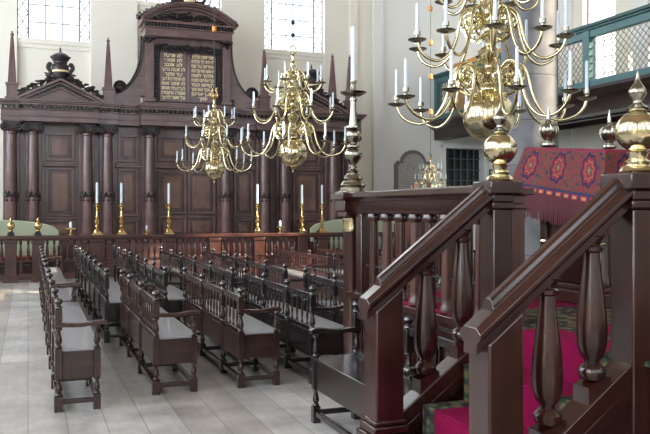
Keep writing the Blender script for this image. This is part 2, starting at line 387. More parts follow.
for i,(a,b,c) in enumerate(RWIN): leaded(i,'y',WR+.2,a,b,4.9 if a>19 else 7.6,c,.42,.5,side=False,label='leaded window above the gallery')
for q in GWIN:
    leaded(0,'y',WR+.2,q[0],q[1],q[2],q[3],.42,.5,side=False,label='added low leaded window whitening the view behind the gallery')
    struct(MB().box(WR+.28,WR+.29,q[0],q[1],q[2],q[3]).build('window_31',M['milk']),'added frosted pane glowing white behind the gallery lattice')  # added pane, sunlit from outside so the lattice backs onto white
struct(MB().box(WR+.28,WR+.29,19.45,20.95,4.9,12.3).build('window_30',M['milk']),'added frosted pane diffusing the sun in the gallery window')  # pane added to keep the sun beam off the aisle end wall
for i,(a,b) in enumerate(LWIN): leaded(i,'y',WL-.2,a,b,3.2,11.2,.5,.6)
for i,(a,b) in enumerate(BWIN): leaded(i,'x',WB-.2,a,b,3.2,11.2,.5,.6)
# engaged corner pier between nave end and aisle end
struct(MB().box(10.55,10.9,WE-.14,WE-.03,0,ZC).build('trim_10',M['plaster2']),'shallow white pilaster strip right of the ark')
struct(MB().box(9.75,10.0,WE-.1,WE,0,ZC).build('trim_11',M['plaster']),'shallow cream pilaster strip right of the ark')
for i,(a,b) in enumerate(((21.4,22.1),(18.0,18.6),(14.6,15.2))):
    struct(MB().box(WR-.1,WR,a,b,0,ZC).build('trim_%d'%(12+i),M['plaster2']),'shallow white pilaster strip above the gallery')
# dark glazed opening in the aisle end
g=thing('window_20','dark glazed opening under the gallery with a pale frame','window'); del g['category']; g['kind']='structure'
MB().box(13.22,14.75,WE+.3,WE+.34,1.2,3.76).build('pane',M['darkglass'],g)
fr=MB().box(13.1,13.24,WE-.09,WE,1.1,3.88).box(14.73,14.87,WE-.09,WE,1.1,3.88).box(13.1,14.87,WE-.1,WE,3.76,3.9)
fr.build('window_frame',M['plaster2'],g)
gb=MB()
for k in range(1,6): gb.box(13.22+k*.255-.012,13.22+k*.255+.012,WE+.2,WE+.24,1.2,3.76)
for k in range(1,7): gb.box(13.22,14.75,WE+.2,WE+.24,1.2+k*.37-.012,1.2+k*.37+.012)
gb.build('glazing_bars',M['lead'],g)

# ------------------------------------------------------------------ memorial stone
t=thing('memorial_tablet','grey stone memorial tablet with shouldered round top on the white wall','memorial tablet',(12.0,WE-.04,1.9))
def shoulder(w,h,r):
    pts=[(-w,0),(w,0),(w,h-r*.55)]
    for k in range(5): a=pi*.5*k/4; pts.append((w-.14*w*0- .18*w*sin(a), h-r*.55+.12*sin(a)))
    for k in range(13): a=pi*k/12; pts.append((r*cos(a),h-r*.42+r*.85*sin(a)))
    for k in range(5): a=pi*.5*(4-k)/4; pts.append((-(w-.18*w*sin(a)), h-r*.55+.12*sin(a)))
    pts.append((-w,h-r*.55)); return pts
MB().prism(shoulder(.68,1.55,.48),-.07,.0).build('frame',M['slatedark'],t,bev=.01)
MB().prism([(x*.82,.09+z*.88) for x,z in shoulder(.68,1.55,.48)],-.095,-.07).build('panel',M['slate'],t)
m=MB()
for k in range(9):
    w=.44-.04*R.random(); m.box(-w,w,-.099,-.094,.2+k*.085,.212+k*.085)
m.build('engraved_lines',M['slatedark'],t)
m=MB()
for k in range(7): a=pi*k/6; m.sphere(.2*cos(a),-.1,1.15+.16*sin(a),.06,.02,.05)
m.sphere(0,-.1,1.2,.09,.03,.09); m.build('carved_ornament',M['slate'],t)

# ------------------------------------------------------------------ stone column
t=thing('stone_column','massive grey stone column rising behind the large chandelier','column',(9.0,13.0,0))
MB().box(-.75,.75,-.75,.75,0,.5).build('plinth',M['stone'],t,bev=.02)
MB().lathe([(.7,.5),(.7,.62),(.6,.68),(.62,.78),(.53,.85),(.53,5),(.52,9),(.47,ZC-.5),(.6,ZC-.35),(.6,ZC)],seg=40).build('shaft',M['stone'],t)
t=thing('wall_sign','small blue sign with a cream letter P between dark opening and stone column','sign',(15.03,WE-.05,2.82))
MB().box(-.085,.085,-.02,0,0,.25).build('panel',M['blue'],t)
MB().box(-.035,-.01,-.026,-.02,.05,.2).box(-.01,.035,-.026,-.02,.175,.2).box(-.01,.035,-.026,-.02,.11,.135).box(.02,.045,-.026,-.02,.13,.18).build('letter',M['cream'],t)
# ------------------------------------------------------------------ gallery
XG=12.87
g=thing('gallery','teal painted gallery with lattice parapet over a dark timber beam','gallery',(XG,WB,0)); g['kind']='structure'; del g['category']
y0,y1=0.0,WE-WB-.04
m=MB(); m.box(-.03,.12,y0,y1,4.62,4.84).box(-.03,.12,y0,y1,5.88,6.12)
m.build('parapet_rails',M['teal'],g,bev=.01)
MB().box(-.12,.2,y0,y1,6.12,6.2).box(-.08,.14,y0,y1,6.06,6.12).build('coping',M['tealdark'],g,bev=.01)
posts=[24-.12,20.1,16.16,12.2,8.3,4.4,.5,-3.4]
for p in posts:
    MB().box(-.06,.14,p-.12-WB,p+.12-WB,4.62,6.08).build('post',M['teal'],g,bev=.01)
for i in range(len(posts)-1):
    a=posts[i+1]+.12-WB; b=posts[i]-.12-WB; m=MB(); z0,z1=4.84,5.88; h=z1-z0; st=.18
    n=int((b-a+h)/st)+1
    for k in range(n):
        s=a-h+k*st
        for sg in (0,1):
            ya,yb=s,s+h
            za,zb=(z0,z1) if sg==0 else (z1,z0)
            # clip
            def cl(ya,za,yb,zb):
                if ya<a: f=(a-ya)/(yb-ya); za=za+(zb-za)*f; ya=a
                if yb>b: f=(b-ya)/(yb-ya) if yb>ya else 0; zb=za+(zb-za)*f; yb=b
                return ya,za,yb,zb
            q=cl(ya,za,yb,zb)
            if q[2]-q[0]<.02: continue
            m.tube([(.04+.012*sg,q[0],q[1]),(.04+.012*sg,q[2],q[3])],.012,4)
    m.build('lattice_panel',M['lattice'],g)
prof=[(-.34,4.62),(-.34,4.54),(-.28,4.5),(-.24,4.42),(-.1,4.36),(-.06,4.3),(-.06,4.02),(.4,4.02),(.4,4.62)]
MB().sweepy(prof,(0,y0,0),(0,y1,0)).build('beam',M['beam'],g,bev=.004)
m=MB().box(.4,WR-XG,y0,y1,4.4,4.6); m.build('soffit',M['soffit'],g)
m=MB()
for x in (1.5,2.7): m.box(x,x+.25,y0,y1,4.16,4.4)
m.build('soffit_beams',M['beam'],g)
# orange curtain behind the lattice
t=MB()
vs=[];fs=[];n=60
for k in range(n+1):
    y=20.3+3.4*k/n; x=.03*sin(k*1.3)
    for z,th in ((4.66,0),(6.5,0)): vs.append((XG+.35+x,y,z))
for k in range(n): fs.append((2*k,2*k+2,2*k+3,2*k+1))
t.add(vs,fs); o=t.build('curtain',M['curtain']); so=o.modifiers.new('s','SOLIDIFY'); so.thickness=.01
tag(o,'orange curtain hanging behind the far end of the gallery lattice','curtain')

# ------------------------------------------------------------------ the ark
AX,AY=4.15,22.0
t=thing('carved_ark','huge dark wooden ark with columns, pediments and gilded tablets against the end wall','ark',(AX,AY,0)); ark=t
cols=[-4.55,-4.02,-2.68,-2.16,-1.05,1.05,2.18,2.78,4.28,4.83]
B0=.0
# body and plinth
MB().box(-4.75,5.05,.28,1.5,0,4.05).build('back_wall',M['arkz'],t)
MB().box(-4.85,5.15,-.3,.3,0,.75).box(-4.8,5.1,-.25,.3,.75,.85).build('plinth',M['arkx'],t,bev=.015)
# columns
prof=[(.2,.85),(.2,.93),(.165,.96),(.185,1.02),(.145,1.06),(.143,1.5),(.142,2.0),(.138,2.6),(.128,3.2),(.12,3.62),(.14,3.64),(.14,3.68),(.12,3.7),(.16,3.76)]
cme=MB().lathe(prof,seg=24).mesh('ark_column',M['arkz'])
def volute_mesh():
    m=MB(); m.cbox(0,0,3.86,3.94,.42,.3); m.box(-.17,.17,-.15,.12,3.76,3.86)
    for sx in (-1,1):
        for yy in (-.17,): 
            m2=[(sx*.17+.085*cos(a),-.17,3.79+.085*sin(a)) for a in [2*pi*k/12 for k in range(12)]]
            m.tube(m2,.022,5,True)
        m.prism([(sx*.17+.075*cos(2*pi*k/12),3.79+.075*sin(2*pi*k/12)) for k in range(12)],-.16,.1)
        m.sphere(sx*.17,-.18,3.79,.028,seg=8,ring=4)
    return m.mesh('capital',M['carve'])
vme=volute_mesh()
def zig():
    m=MB(); pts=[]
    for k in range(17): a=pi*1.0+pi*k/16; z=2.06+(.09 if k%4==2 else -.06 if k%4==0 else 0); pts.append((.155*cos(a),.155*sin(a),z))
    m.tube(pts,.024,5); 
    for k in range(0,17,2): a=pi+pi*k/16; m.sphere(.155*cos(a),.155*sin(a),1.97+(.08 if k%4==2 else -.04),.03,seg=6,ring=4)
    return m.mesh('carved_swag',M['carve'])
zme=zig()
for x in cols:
    c=put('column',cme,t,(x,-.02,0)); put('capital',vme,c,(0,0,0)); put('carved_swag',zme,c,(0,0,0))
    MB().box(x-.2,x+.2,.12,.3,.85,3.9).build('pilaster',M['arkz'],t,bev=.01)
# panels between columns
def panel(m,x0,x1,z0,z1,y=.28):
    f=.07; d=.08
    m.box(x0,x1,y-d,y,z0,z0+f).box(x0,x1,y-d,y,z1-f,z1).box(x0,x0+f,y-d,y,z0+f,z1-f).box(x1-f,x1,y-d,y,z0+f,z1-f)
    g=.06
    m.box(x0+f,x1-f,y-.012,y,z0+f,z1-f)
    CEN.append((x0+f+g,x1-f-g,z0+f+g,z1-f-g,y))
CEN=[]
bays=[(-3.72,-3.0),(-1.87,-1.33),(1.33,1.9),(3.1,3.95)]
for a,b in bays:
    for z0,z1 in ((.9,1.42),(1.5,2.8),(2.97,3.72)):
        m=MB(); panel(m,a,b,z0,z1); m.build('wood_panel',M['arkz'],t,bev=.008)
    MB().box(a-.06,b+.06,.12,.28,2.82,2.88).box(a-.06,b+.06,.16,.28,2.88,2.95).build('moulding',M['arkx'],t,bev=.01); MB().box(a-.06,b+.06,.2,.28,1.42,1.49).build('moulding',M['arkx'],t,bev=.01)
m=MB()
for z0,z1 in ((.9,1.42),(1.5,2.8)):
    for a,b in ((-.8,-.02),(.02,.8)):
        pass
for a,b in ((-.8,-.02),(.02,.8)):
    d=MB(); panel(d,a,b,.9,1.5); panel(d,a,b,1.56,2.75); d=d.build('ark_door',M['arkz'],t,bev=.008)
m=MB(); panel(m,-.8,-.02,3.02,3.72); panel(m,.02,.8,3.02,3.72); m.build('wood_panel',M['arkz'],t,bev=.008)
MB().box(-.92,.92,.1,.28,2.82,2.9).box(-.88,.88,.14,.28,2.9,2.98).build('moulding',M['arkx'],t,bev=.01)
for x0,x1,z0,z1,y in CEN:
    q=MB().box(x0-.02,x1+.02,y-.05,y,z0-.02,z1+.02).build('raised_border',M['arkz'],t,bev=.012)
    MB().box(x0+.02,x1-.02,y-.075,y-.045,z0+.02,z1-.02).build('raised_field',M['arkp'],q,bev=.012)
# entablature with breaks
secs=[(-4.8,-4.3,0.0),(-4.3,-2.42,-.14),(-2.42,-1.9,0.0),(-1.9,-1.32,.14),(-1.32,1.32,-.14),(1.32,1.92,.14),(1.92,2.5,0.0),(2.5,4.55,-.14),(4.55,5.1,0.0)]
for a,b,dy in secs:
    y=-.18+dy; m=MB()
    m.box(a,b,y,.6,3.94,4.06).box(a,b,y-.02,.6,4.06,4.09).box(a,b,y+.02,.6,4.09,4.24).box(a,b,y-.03,.6,4.24,4.27)
    m.box(a-.04,b+.04,y-.1,.6,4.35,4.4).box(a-.08,b+.08,y-.16,.6,4.4,4.44).box(a-.1,b+.1,y-.2,.6,4.44,4.48)
    e=m.build('entablature',M['arkx'],t,bev=.006)
    m=MB(); n=int((b-a)/.11)
    for k in range(n): x=a+(k+.5)*(b-a)/n; m.box(x-.032,x+.032,y-.09,y+.1,4.28,4.35)
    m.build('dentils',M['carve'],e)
def leaves(m,x,y,z,s,n,rr):
    for k in range(n):
        a=rr.random()*2*pi; d=s*rr.random()**.6; w=s*(.22+.25*rr.random())
        px_,pz_=x+d*cos(a),z+d*sin(a)*.8
        m.sphere(px_,y+(rr.random()-.5)*s*.5,pz_,w,s*.25,w*(.35+.4*rr.random()),seg=6,ring=4)
# pediments
rr=random.Random(3)
def pediment(cx,w,z0,h,y):
    p=MB().prism([(cx-w,z0),(cx+w,z0),(cx,z0+h)],y+.16,y+.5).build('pediment',M['arkx'],t)
    m=MB()
    for sg in (-1,1):
        L_=[(cx+sg*(w+.06),z0),(cx,z0+h+.03)]; dz=.1
        for off,yy,th in ((0,-.0,.07),(-.08,.06,.05),(-.2,.09,.04)):
            a=(cx+sg*(w+.06)+sg*off*1.6,z0+0); b=(cx,z0+h+.03+off)
            poly=[(a[0],a[1]),(b[0],b[1]),(b[0],b[1]+th),(a[0]+sg*.02,a[1]+th)]
            m.prism(poly,y+yy,y+.5)
    m.build('raking_cornice',M['arkx'],p,bev=.004)
    m=MB()
    for sg in (-1,1):
        for k in range(11):
            f=(k+.5)/11; x=cx+sg*w*(1-f)*.92; z=z0+(h)*f*.98-.045; m.box(x-.03,x+.03,y+.04,y+.2,z-.02,z+.035)
    m.build('dentils',M['carve'],p)
    m=MB()
    for sg in (-1,1):
        for k in range(5):
            f=(k+.4)/5.2; x=cx+sg*w*(1-f)*1.0; z=z0+h*f+.12
            leaves(m,x,y+.16,z+.03,.18,15,rr)
            m.tube(smooth_path([(x-.18*sg*-1,y+.2,z-.14),(x,y+.16,z+.1),(x-.1*sg,y+.2,z-.02)],4),.025,5)
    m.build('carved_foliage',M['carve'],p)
    return p
for cx in (-3.36,3.55):
    p=pediment(cx,1.0,4.48,.5,-.34)
    c=MB(); z=4.98; y=-.12
    c.lathe([(.1,0),(.12,.04),(.08,.08),(.16,.12),(.21,.24),(.22,.36),(.19,.46),(.15,.5)],cx,y,z,seg=20)
    c=c.build('coat_of_arms',M['carve'],p)
    m=MB()
    for sg in (-1,1):
        m.tube(smooth_path([(cx+sg*.12,y-.1,z+.03),(cx+sg*.28,y-.05,z+.1),(cx+sg*.24,y-.05,z+.25),(cx+sg*.31,y-.05,z+.38),(cx+sg*.26,y-.05,z+.48),(cx+sg*.22,y-.05,z+.42)],5),.05,6)
        leaves(m,cx+sg*.27,y,z+.2,.1,12,rr); leaves(m,cx+sg*.27,y,z+.4,.07,8,rr)
    m.build('scrollwork',M['carve'],c)
    m=MB(); m.lathe([(.15,.48),(.17,.5),(.17,.54),(.22,.6),(.24,.65),(.19,.72),(.1,.77),(.035,.79),(.018,.86),(.025,.89),(.005,.92)],cx,y,z,seg=18)
    for k in range(8): a=2*pi*k/8; m.sphere(cx+.22*cos(a),y+.22*sin(a),z+.66,.04,seg=6,ring=4)
    m.build('crown',M['carve'],c)
    MB().lathe([(.216,.26),(.224,.27),(.225,.3),(.22,.31)],cx,y,z,seg=20).build('gilded_band',M['gold'],c)
# obelisks
ob=MB(); ob.cbox(0,0,4.48,4.56,.34).cbox(0,0,4.56,4.86,.27).cbox(0,0,4.86,4.92,.32)
ob.lathe([(.15,4.92),(.055,6.1),(.015,6.14)],seg=4,ang0=pi/4); ob.sphere(0,0,6.17,.05,seg=10,ring=6); ob.sphere(0,0,6.24,.025,seg=6,ring=4)
obm=ob.mesh('obelisk',M['arkz'],sharp=20)
for x in (-4.53,-2.15,2.16,4.24,4.79): put('obelisk',obm,t,(x,-.02,0),bev=.004)
# central aedicule with tablets
MB().box(-1.3,1.3,-.1,.6,4.48,4.55).box(-1.25,1.25,-.05,.6,4.55,4.6).build('pedestal_course',M['arkx'],t,bev=.01)
MB().box(-1.16,1.16,.1,.6,4.58,6.45).build('aedicule_back',M['arkz'],t)
for sx in (-1,1):
    MB().box(sx*1.06-.11,sx*1.06+.11,-.08,.12,4.6,6.22).box(sx*1.06-.15,sx*1.06+.15,-.12,.12,4.6,4.7).build('pilaster',M['arkz'],t,bev=.01)
    m=MB(); m.box(sx*1.06-.16,sx*1.06+.16,-.14,.12,6.32,6.38); leaves(m,sx*1.06,-.06,6.26,.12,14,rr); m.build('capital',M['carve'],t)
    m=MB().box(min(sx*.8,sx*.93),max(sx*.8,sx*.93),.03,.1,4.62,6.1)
    for k in range(14): leaves(m,sx*.86,.02,4.68+k*.1,.07,5,rr)
    m.build('carved_garland',M['carve'],t)
    # carved outer border and volute wing
    out=[]
    zz=[(6.35,1.22),(6.0,1.23),(5.6,1.29),(5.3,1.4),(5.05,1.56),(4.86,1.78),(4.76,1.95)]
    P=smooth_path([(sx*x,z) for z,x in zz],5)
    m=MB(); up=P; lo=[(sx*1.1,z) for x,z in P]; m.ribbon(up,lo,.05,.4); m.box(min(sx*1.3,sx*2.0),max(sx*1.3,sx*2.0),.02,.45,4.48,4.8)
    m.build('volute_wing',M['arkx'],t)
    m=MB()
    for k,(x,z) in enumerate(P):
        m.sphere(x+sx*.03,.2,z+.03,.045,.1,.045,seg=6,ring=4)
    m.tube([(x+sx*.01,.04,z) for x,z in P],.025,5)
    m.sphere(sx*1.83,.1,4.98,.15,.08,.15,seg=14,ring=8)
    m.tube([(sx*1.83+.16*cos(a),.08,4.98+.16*sin(a)) for a in [2*pi*k/14 for k in range(14)]],.03,5,True)
    leaves(m,sx*1.83,.02,4.98,.1,8,rr)
    m.build('scroll_border',M['carve'],t)
m=MB().box(-.86,.86,.02,.09,6.0,6.2)
for k in range(18): leaves(m,-.86+k*.101,-.02,6.1+.06*sin(k*1.1),.11,7,rr)
leaves(m,0,-.03,5.98,.1,10,rr)
m.build('carved_garland',M['carve'],t)
tb=MB()
for a,b in ((-.78,-.04),(.04,.78)): tb.box(a,b,.03,.1,4.64,6.0)
tab=tb.build('tablet_board',M['arkz'],t,bev=.01)
MB().box(-.04,.04,-.02,.1,4.64,6.0).build('tablet_divider',M['arkz'],t,bev=.008)
# entablature + segmental arch
MB().box(-1.2,1.2,-.16,.6,6.38,6.6).box(-1.24,1.24,-.2,.6,6.6,6.64).box(-1.3,1.3,-.28,.6,6.72,6.78).build('upper_entablature',M['arkx'],t,bev=.008)
m=MB()
for k in range(30): x=-1.2+k*2.4/29; m.box(x-.024,x+.024,-.24,0,6.645,6.715)
m.build('dentils',M['carve'],t)
def arc(r,cz,a0,a1,n): return [(r*sin(a0+(a1-a0)*k/n),cz+r*cos(a0+(a1-a0)*k/n)) for k in range(n+1)]
# chord half width 1.42, rise .62
hw,rise=1.25,.46; rad=(hw*hw+rise*rise)/(2*rise); cz=6.78+rise-rad; aa=math.asin(hw/rad)
MB().ribbon(arc(rad,cz,-aa,aa,24),[(x,6.78) for x,z in arc(rad,cz,-aa,aa,24)],.0,.5).build('arch_field',M['arkx'],t)
m=MB()
for ro,ri,yf in ((.1,.04,-.3),(.04,0,-.24),(0,-.06,-.12)): m.ribbon(arc(rad+ro,cz,-aa,aa,28),arc(rad+ri,cz,-aa,aa,28),yf,.5)
m.build('arch_moulding',M['arkx'],t,sharp=25)
m=MB()
for k in range(13): x=-.9+k*.15; leaves(m,x,-.04,6.78+ (rise*(1-(x/hw)**2))*.45,.15*(1-.5*abs(x)),12,rr)
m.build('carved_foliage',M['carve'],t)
m=MB()
for x,z in arc(rad+.16,cz,-aa,aa,26):
    m.sphere(x,0,z-.03,.07,.1,.06,seg=7,ring=5); leaves(m,x,0,z,.09,5,rr)
m.build('arch_crest',M['carve'],t)
m=MB(); leaves(m,0,0,7.5,.26,26,rr)
for sg in (-1,1): m.tube(smooth_path([(sg*.1,0,7.4),(sg*.4,0,7.42),(sg*.45,0,7.6),(sg*.3,0,7.58)],5),.05,6)
m.build('crowning_ornament',M['carve'],t)
MB().sphere(0,-.15,7.42,.16,.08,.1,seg=12,ring=8).build('gilded_boss',M['gold'],t)
# gilded Hebrew lines
LT=['לא תרצח','לא תנאף','לא תגנב','לא תענה ברעך','עד שקר','לא תחמד בית רעך','לא תחמד אשת','רעך ועבדו ואמתו','ושורו וחמרו','וכל אשר לרעך']
RT=['אנכי יהוה אלהיך','לא יהיה לך אלהים','אחרים על פני','לא תשא את שם יהוה','אלהיך לשוא','זכור את יום השבת','לקדשו כבד','את אביך ואת אמך','למען יארכון','ימיך']
def hebrew(s,cx,z,wmax,hh,name='gilded_lettering'):
    cu=bpy.data.curves.new('lettering','FONT'); cu.body=s[::-1]; cu.size=.13; cu.align_x='CENTER'; cu.extrude=.006; cu.offset=.003
    o=bpy.data.objects.new('tmp_text',cu); COL.objects.link(o)
    dg=bpy.context.evaluated_depsgraph_get(); me=bpy.data.meshes.new_from_object(o.evaluated_get(dg))
    bpy.data.objects.remove(o)
    xs=[v.co.x for v in me.vertices]
    if not xs: return
    w=max(xs)-min(xs); mid=(max(xs)+min(xs))/2; k=min(1.15,wmax/w)
    for v in me.vertices:
        x,y,zz=(v.co.x-mid)*k,v.co.y,v.co.z; v.co=(cx+x,.02-zz,z+y)
    me.materials.clear(); me.materials.append(M['gold'])
    put(name,me,tab)
for i in range(10):
    z=5.87-i*.128
    hebrew(LT[i],-.41,z,.64 if len(LT[i])>9 else .5,.1)
    hebrew(RT[i],.41,z,.66,.1)

# ------------------------------------------------------------------ sofas behind the balustrade
def sofa(name,label,x,y):
    t=thing(name,label,'sofa',(x,y,0),0,None)
    n=20; w=1.35
    up=[(-w+2*w*k/n, 1.16+.27*sin(pi*k/n)**.5) for k in range(n+1)]; lo=[(a,.45) for a,b in up]
    MB().ribbon(up,lo,.3,.42).build('backrest',M['sofa'],t,bev=.02)
    MB().box(-w,w,-.3,.3,.4,.56).build('seat_cushion',M['redcloth'],t,bev=.03)
    m=MB().box(-w,w,-.3,.42,.3,.4)
    for sx in (-1,1): m.box(sx*w-.05,sx*w+.05,-.32,.42,.4,.8)
    m.build('frame',M['oakx'],t,bev=.01)
    for sx in (-1,1):
        for yy in (-.27,.36): MB().cbox(sx*(w-.05),yy,0,.3,.07).build('leg',M['oakz'],t,bev=.005)
sofa('upholstered_sofa','sage green high backed sofa behind the balustrade left of the ark',-.62,20.75)
sofa('upholstered_sofa','sage green high backed sofa behind the balustrade right of the ark',8.75,20.75)

# ------------------------------------------------------------------ balustrade before the ark
BY=19.86
t=thing('balustrade','reddish wooden balustrade with turned uprights across the hall before the ark','balustrade',(0,BY,0))
pp=[-3.6,-2.4,-1.2,-.37,.22,1.55,2.12,3.26,4.4,5.55,6.73,7.29,8.5,9.7,10.4]
MB().box(-3.8,10.5,-.12,.12,1.0,1.08).box(-3.8,10.5,-.09,.09,.96,1.0).build('top_rail',M['railx'],t,bev=.01)
MB().box(-3.8,10.5,-.08,.08,.06,.2).build('bottom_rail',M['railx'],t,bev=.01)
MB().box(-3.8,10.5,-.05,.05,.46,.5).build('middle_rail',M['railx'],t,bev=.006)
pm=MB().cbox(0,0,0,.96,.26,.22).cbox(0,0,0,.12,.32,.26).cbox(0,0,.9,.97,.31,.26).mesh('newel',M['railz'])
for p in pp: put('newel',pm,t,(p,0,0),bev=.01)
bal=MB().lathe([(.03,.5),(.03,.54),(.016,.56),(.034,.64),(.038,.7),(.024,.8),(.016,.86),(.03,.88),(.03,.97)],seg=10).mesh('baluster',M['railz'])
low=MB().cbox(0,0,.2,.46,.05).mesh('lower_upright',M['railz'])
nb=0
for i in range(len(pp)-1):
    a,b=pp[i]+.13,pp[i+1]-.13; n=max(2,round((b-a)/.145)); 
    for k in range(n):
        x=a+(k+.5)*(b-a)/n
        put('baluster',bal,t,(x,0,0)); 
        if k%2==0: put('lower_upright',low,t,(x,0,0))
# gilded finials and candles on the rail
def finial(x,label):
    t=thing('gilded_finial',label,'finial',(x,BY,1.08),0,'gilded flame finials on the balustrade')
    MB().cbox(0,0,0,.05,.16).cbox(0,0,.05,.09,.12).build('base',M['black_iron'],t)
    MB().lathe([(.03,.09),(.05,.11),(.03,.13),(.085,.2),(.09,.24),(.06,.3),(.02,.33),(.035,.36),(.005,.42)],seg=12).build('flame',M['gilt'],t)
finial(-.37,'gilded flame finial on the balustrade, further from the benches and nearer the left edge')
finial(.22,'gilded flame finial on the balustrade just left of the leftmost bench row')
def tall_candle(x,label,h=.5):
    t=thing('brass_candlestick',label,'candlestick',(x,BY,1.08),0,'tall brass candlesticks on the balustrade')
    m=MB().cbox(0,0,0,.03,.24).cbox(0,0,.03,.07,.19)
    m.lathe([(.09,.07),(.07,.12),(.03,.16),(.05,.2),(.03,.24),(.06,.29),(.065,.33),(.03,.38),(.045,.42),(.022,.46),(.03,.56),(.02,.6),(.03,.63),(.022,.66)],seg=14)
    m.build('stem',M['gilt'],t)
    MB().lathe([(.03,.66),(.09,.68),(.095,.7),(.03,.7),(.035,.76)],seg=14).build('drip_pan',M['gilt'],t)
    MB().lathe([(.03,.74),(.028,.74+h),(.006,.76+h)],seg=10).build('candle',M['candle'],t)
for x,l in ((1.55,'leftmost of the six tall brass candlesticks on the balustrade'),(2.12,'second tall brass candlestick from the left on the balustrade'),(3.26,'tall brass candlestick on the balustrade left of the ark doors under the small chandelier'),(5.52,'tall brass candlestick on the orange lit balustrade post between the two far chandeliers'),(6.73,'tall brass candlestick on the balustrade just left of the right sofa'),(7.29,'rightmost tall brass candlestick, standing before the right sofa')):
    tall_candle(x,l)
def small_light(x,label,s=1):
    t=thing('small_candlestick',label,'candlestick',(x,BY,1.08),0,'small brass candle holders on the balustrade')
    MB().lathe([(.06*s,0),(.06*s,.02),(.02,.04*s),(.03,.08*s),(.015,.12*s),(.025,.16*s)],seg=10).box(-.1*s,.1*s,-.015,.015,.13*s,.155*s).build('stem',M['gilt'],t)
    MB().lathe([(.03*s,.16*s),(.028*s,.27*s),(.005,.3*s)],seg=8).build('candle',M['candle'],t)
small_light(.95,'small brass candle holder on the balustrade left of the tall candlesticks',1.1)
small_light(2.72,'tiny brass candle holder on the balustrade between the second and third tall candlesticks',.75)
small_light(6.13,'small brass candle holder on the balustrade right of the middle candlestick',1.1)

# ------------------------------------------------------------------ benches
def turned(m,x,y,z0,z1,r,seg=10):
    h=z1-z0
    m.lathe([(r*.6,0),(r,.04*h),(r,.1*h),(r*.55,.16*h),(r*.85,.26*h),(r*1.0,.36*h),(r*.8,.55*h),(r*.5,.78*h),(r*.55,.86*h),(r,.9*h),(r,.96*h),(r*.6,h)],x,y,z0,seg=seg)
_cache={}
def bench(name,label,x,y0,posts,col='bench',facing=1,arms=(True,True),group='long benches with turned spindle backs',seatm=None,D=.35):
    W=M[col+'z']; WY=M[col+'y']; WX=M[col+'x']
    t=thing(name,label,'bench',(x,y0,0),0 if facing==1 else pi,group)
    key=col
    if key not in _cache:
        m=MB(); s=.058
        m.cbox(0,0,0,.13,s+.013); turned(m,0,0,.13,.27,.03); m.cbox(0,0,.27,.53,s); turned(m,0,0,.53,.7,.03); m.cbox(0,0,.7,.86,s)
        m.lathe([(.02,.86),(.034,.868),(.03,.882),(.014,.892),(.03,.91),(.036,.925),(.03,.942),(.01,.955)],seg=12)
        pm=m.mesh('back_post',W)
        m=MB(); m.cbox(0,0,0,.13,s+.004); turned(m,0,0,.13,.27,.028); m.cbox(0,0,.27,.52,s); turned(m,0,0,.52,.7,.028)
        fm=m.mesh('front_post',W)
        m=MB(); m.cbox(0,0,0,.1,s); turned(m,0,0,.1,.26,.028); fl=m.mesh('front_leg',W)
        m=MB(); turned(m,0,0,.55,.82,.0125,8); sm=m.mesh('spindle',W)
        up=smooth_path([(-.03,.748),(.1,.738),(.2,.736),(.3,.75),(.37,.752),(.4,.738)],4); lo=smooth_path([(-.03,.712),(.1,.705),(.2,.705),(.3,.718),(.37,.716),(.395,.71)],4)
        am=MB().ribbon(up,lo,-.035,.035); am.lathe([(.022,0),(.022,.03)],.385,0,.71,10); am=am.mesh('armrest',WX,sharp=50)
        _cache[key]=(pm,fm,fl,sm,am)
    pm,fm,fl,sm,am=_cache[key]
    L=posts[-1]
    for i,p in enumerate(posts):
        put('back_post',pm,t,(0,p,0),bev=.003)
        last=i in (0,len(posts)-1)
        e=0 if i==0 else 1
        if last and arms[e]:
            put('front_post',fm,t,(D,p,0),bev=.003); put('armrest',am,t,(0,p,0),bev=.006)
        else: put('front_leg',fl,t,(D,p,0),bev=.003)
    for a,b in zip(posts[:-1],posts[1:]):
        o=MB().box(-.014,.014,a+.029,b-.029,.815,.875).build('top_rail',WY,t,bev=.004)
        MB().box(-.016,.016,a+.029,b-.029,.515,.555).build('lower_rail',WY,t,bev=.004)
        MB().box(-.012,.012,a+.029,b-.029,.26,.5).build('back_board',WY,t,bev=.003)
        n=max(2,round((b-a)/.15)-1)
        for k in range(n): put('spindle',sm,t,(0,a+(b-a)*(k+1)/(n+1),0))
    MB().box(.02,D+.04,posts[0]-.01,L+.01,.5,.525).build('seat',seatm or M['seat'],t,bev=.006)
    MB().box(D-.012,D+.012,.029,L-.029,.27,.5).build('front_board',WY,t,bev=.003)
    for p in (0,L): MB().box(.029,D-.029,p-.012,p+.012,.27,.5).build('end_board',WX,t,bev=.003)
    for xx in (0,D): MB().box(xx-.02,xx+.02,.02,L-.02,.06,.1).build('stretcher',WY,t,bev=.004)
    for p in posts: MB().box(.02,D-.02,p-.016,p+.016,.06,.1).build('stretcher',WX,t,bev=.004)
    return t
def rel(*ys): return [round(v-ys[0],3) for v in ys]
G='long benches with turned spindle backs'
bench('spindle_bench','nearest bench of the leftmost row, its end armrest closest to the camera',.24,7.07,rel(7.07,8.0,9.0,9.9,10.6),D=.31)
bench('spindle_bench','far bench of the leftmost row, reaching to the balustrade',.24,10.85,rel(10.85,11.85,12.85,13.85,14.85,15.9,17.0),D=.31)
bench('spindle_bench','far black bench of the second row from the left, without a near armrest',.94,10.5,rel(10.5,11.5,12.4,13.4,14.4,15.3,16.3,17.3),arms=(False,True),col='black')
bench('spindle_bench','near brown bench of the second row from the left, its end facing the camera',1.1,7.42,rel(7.42,8.42,9.4,10.2))
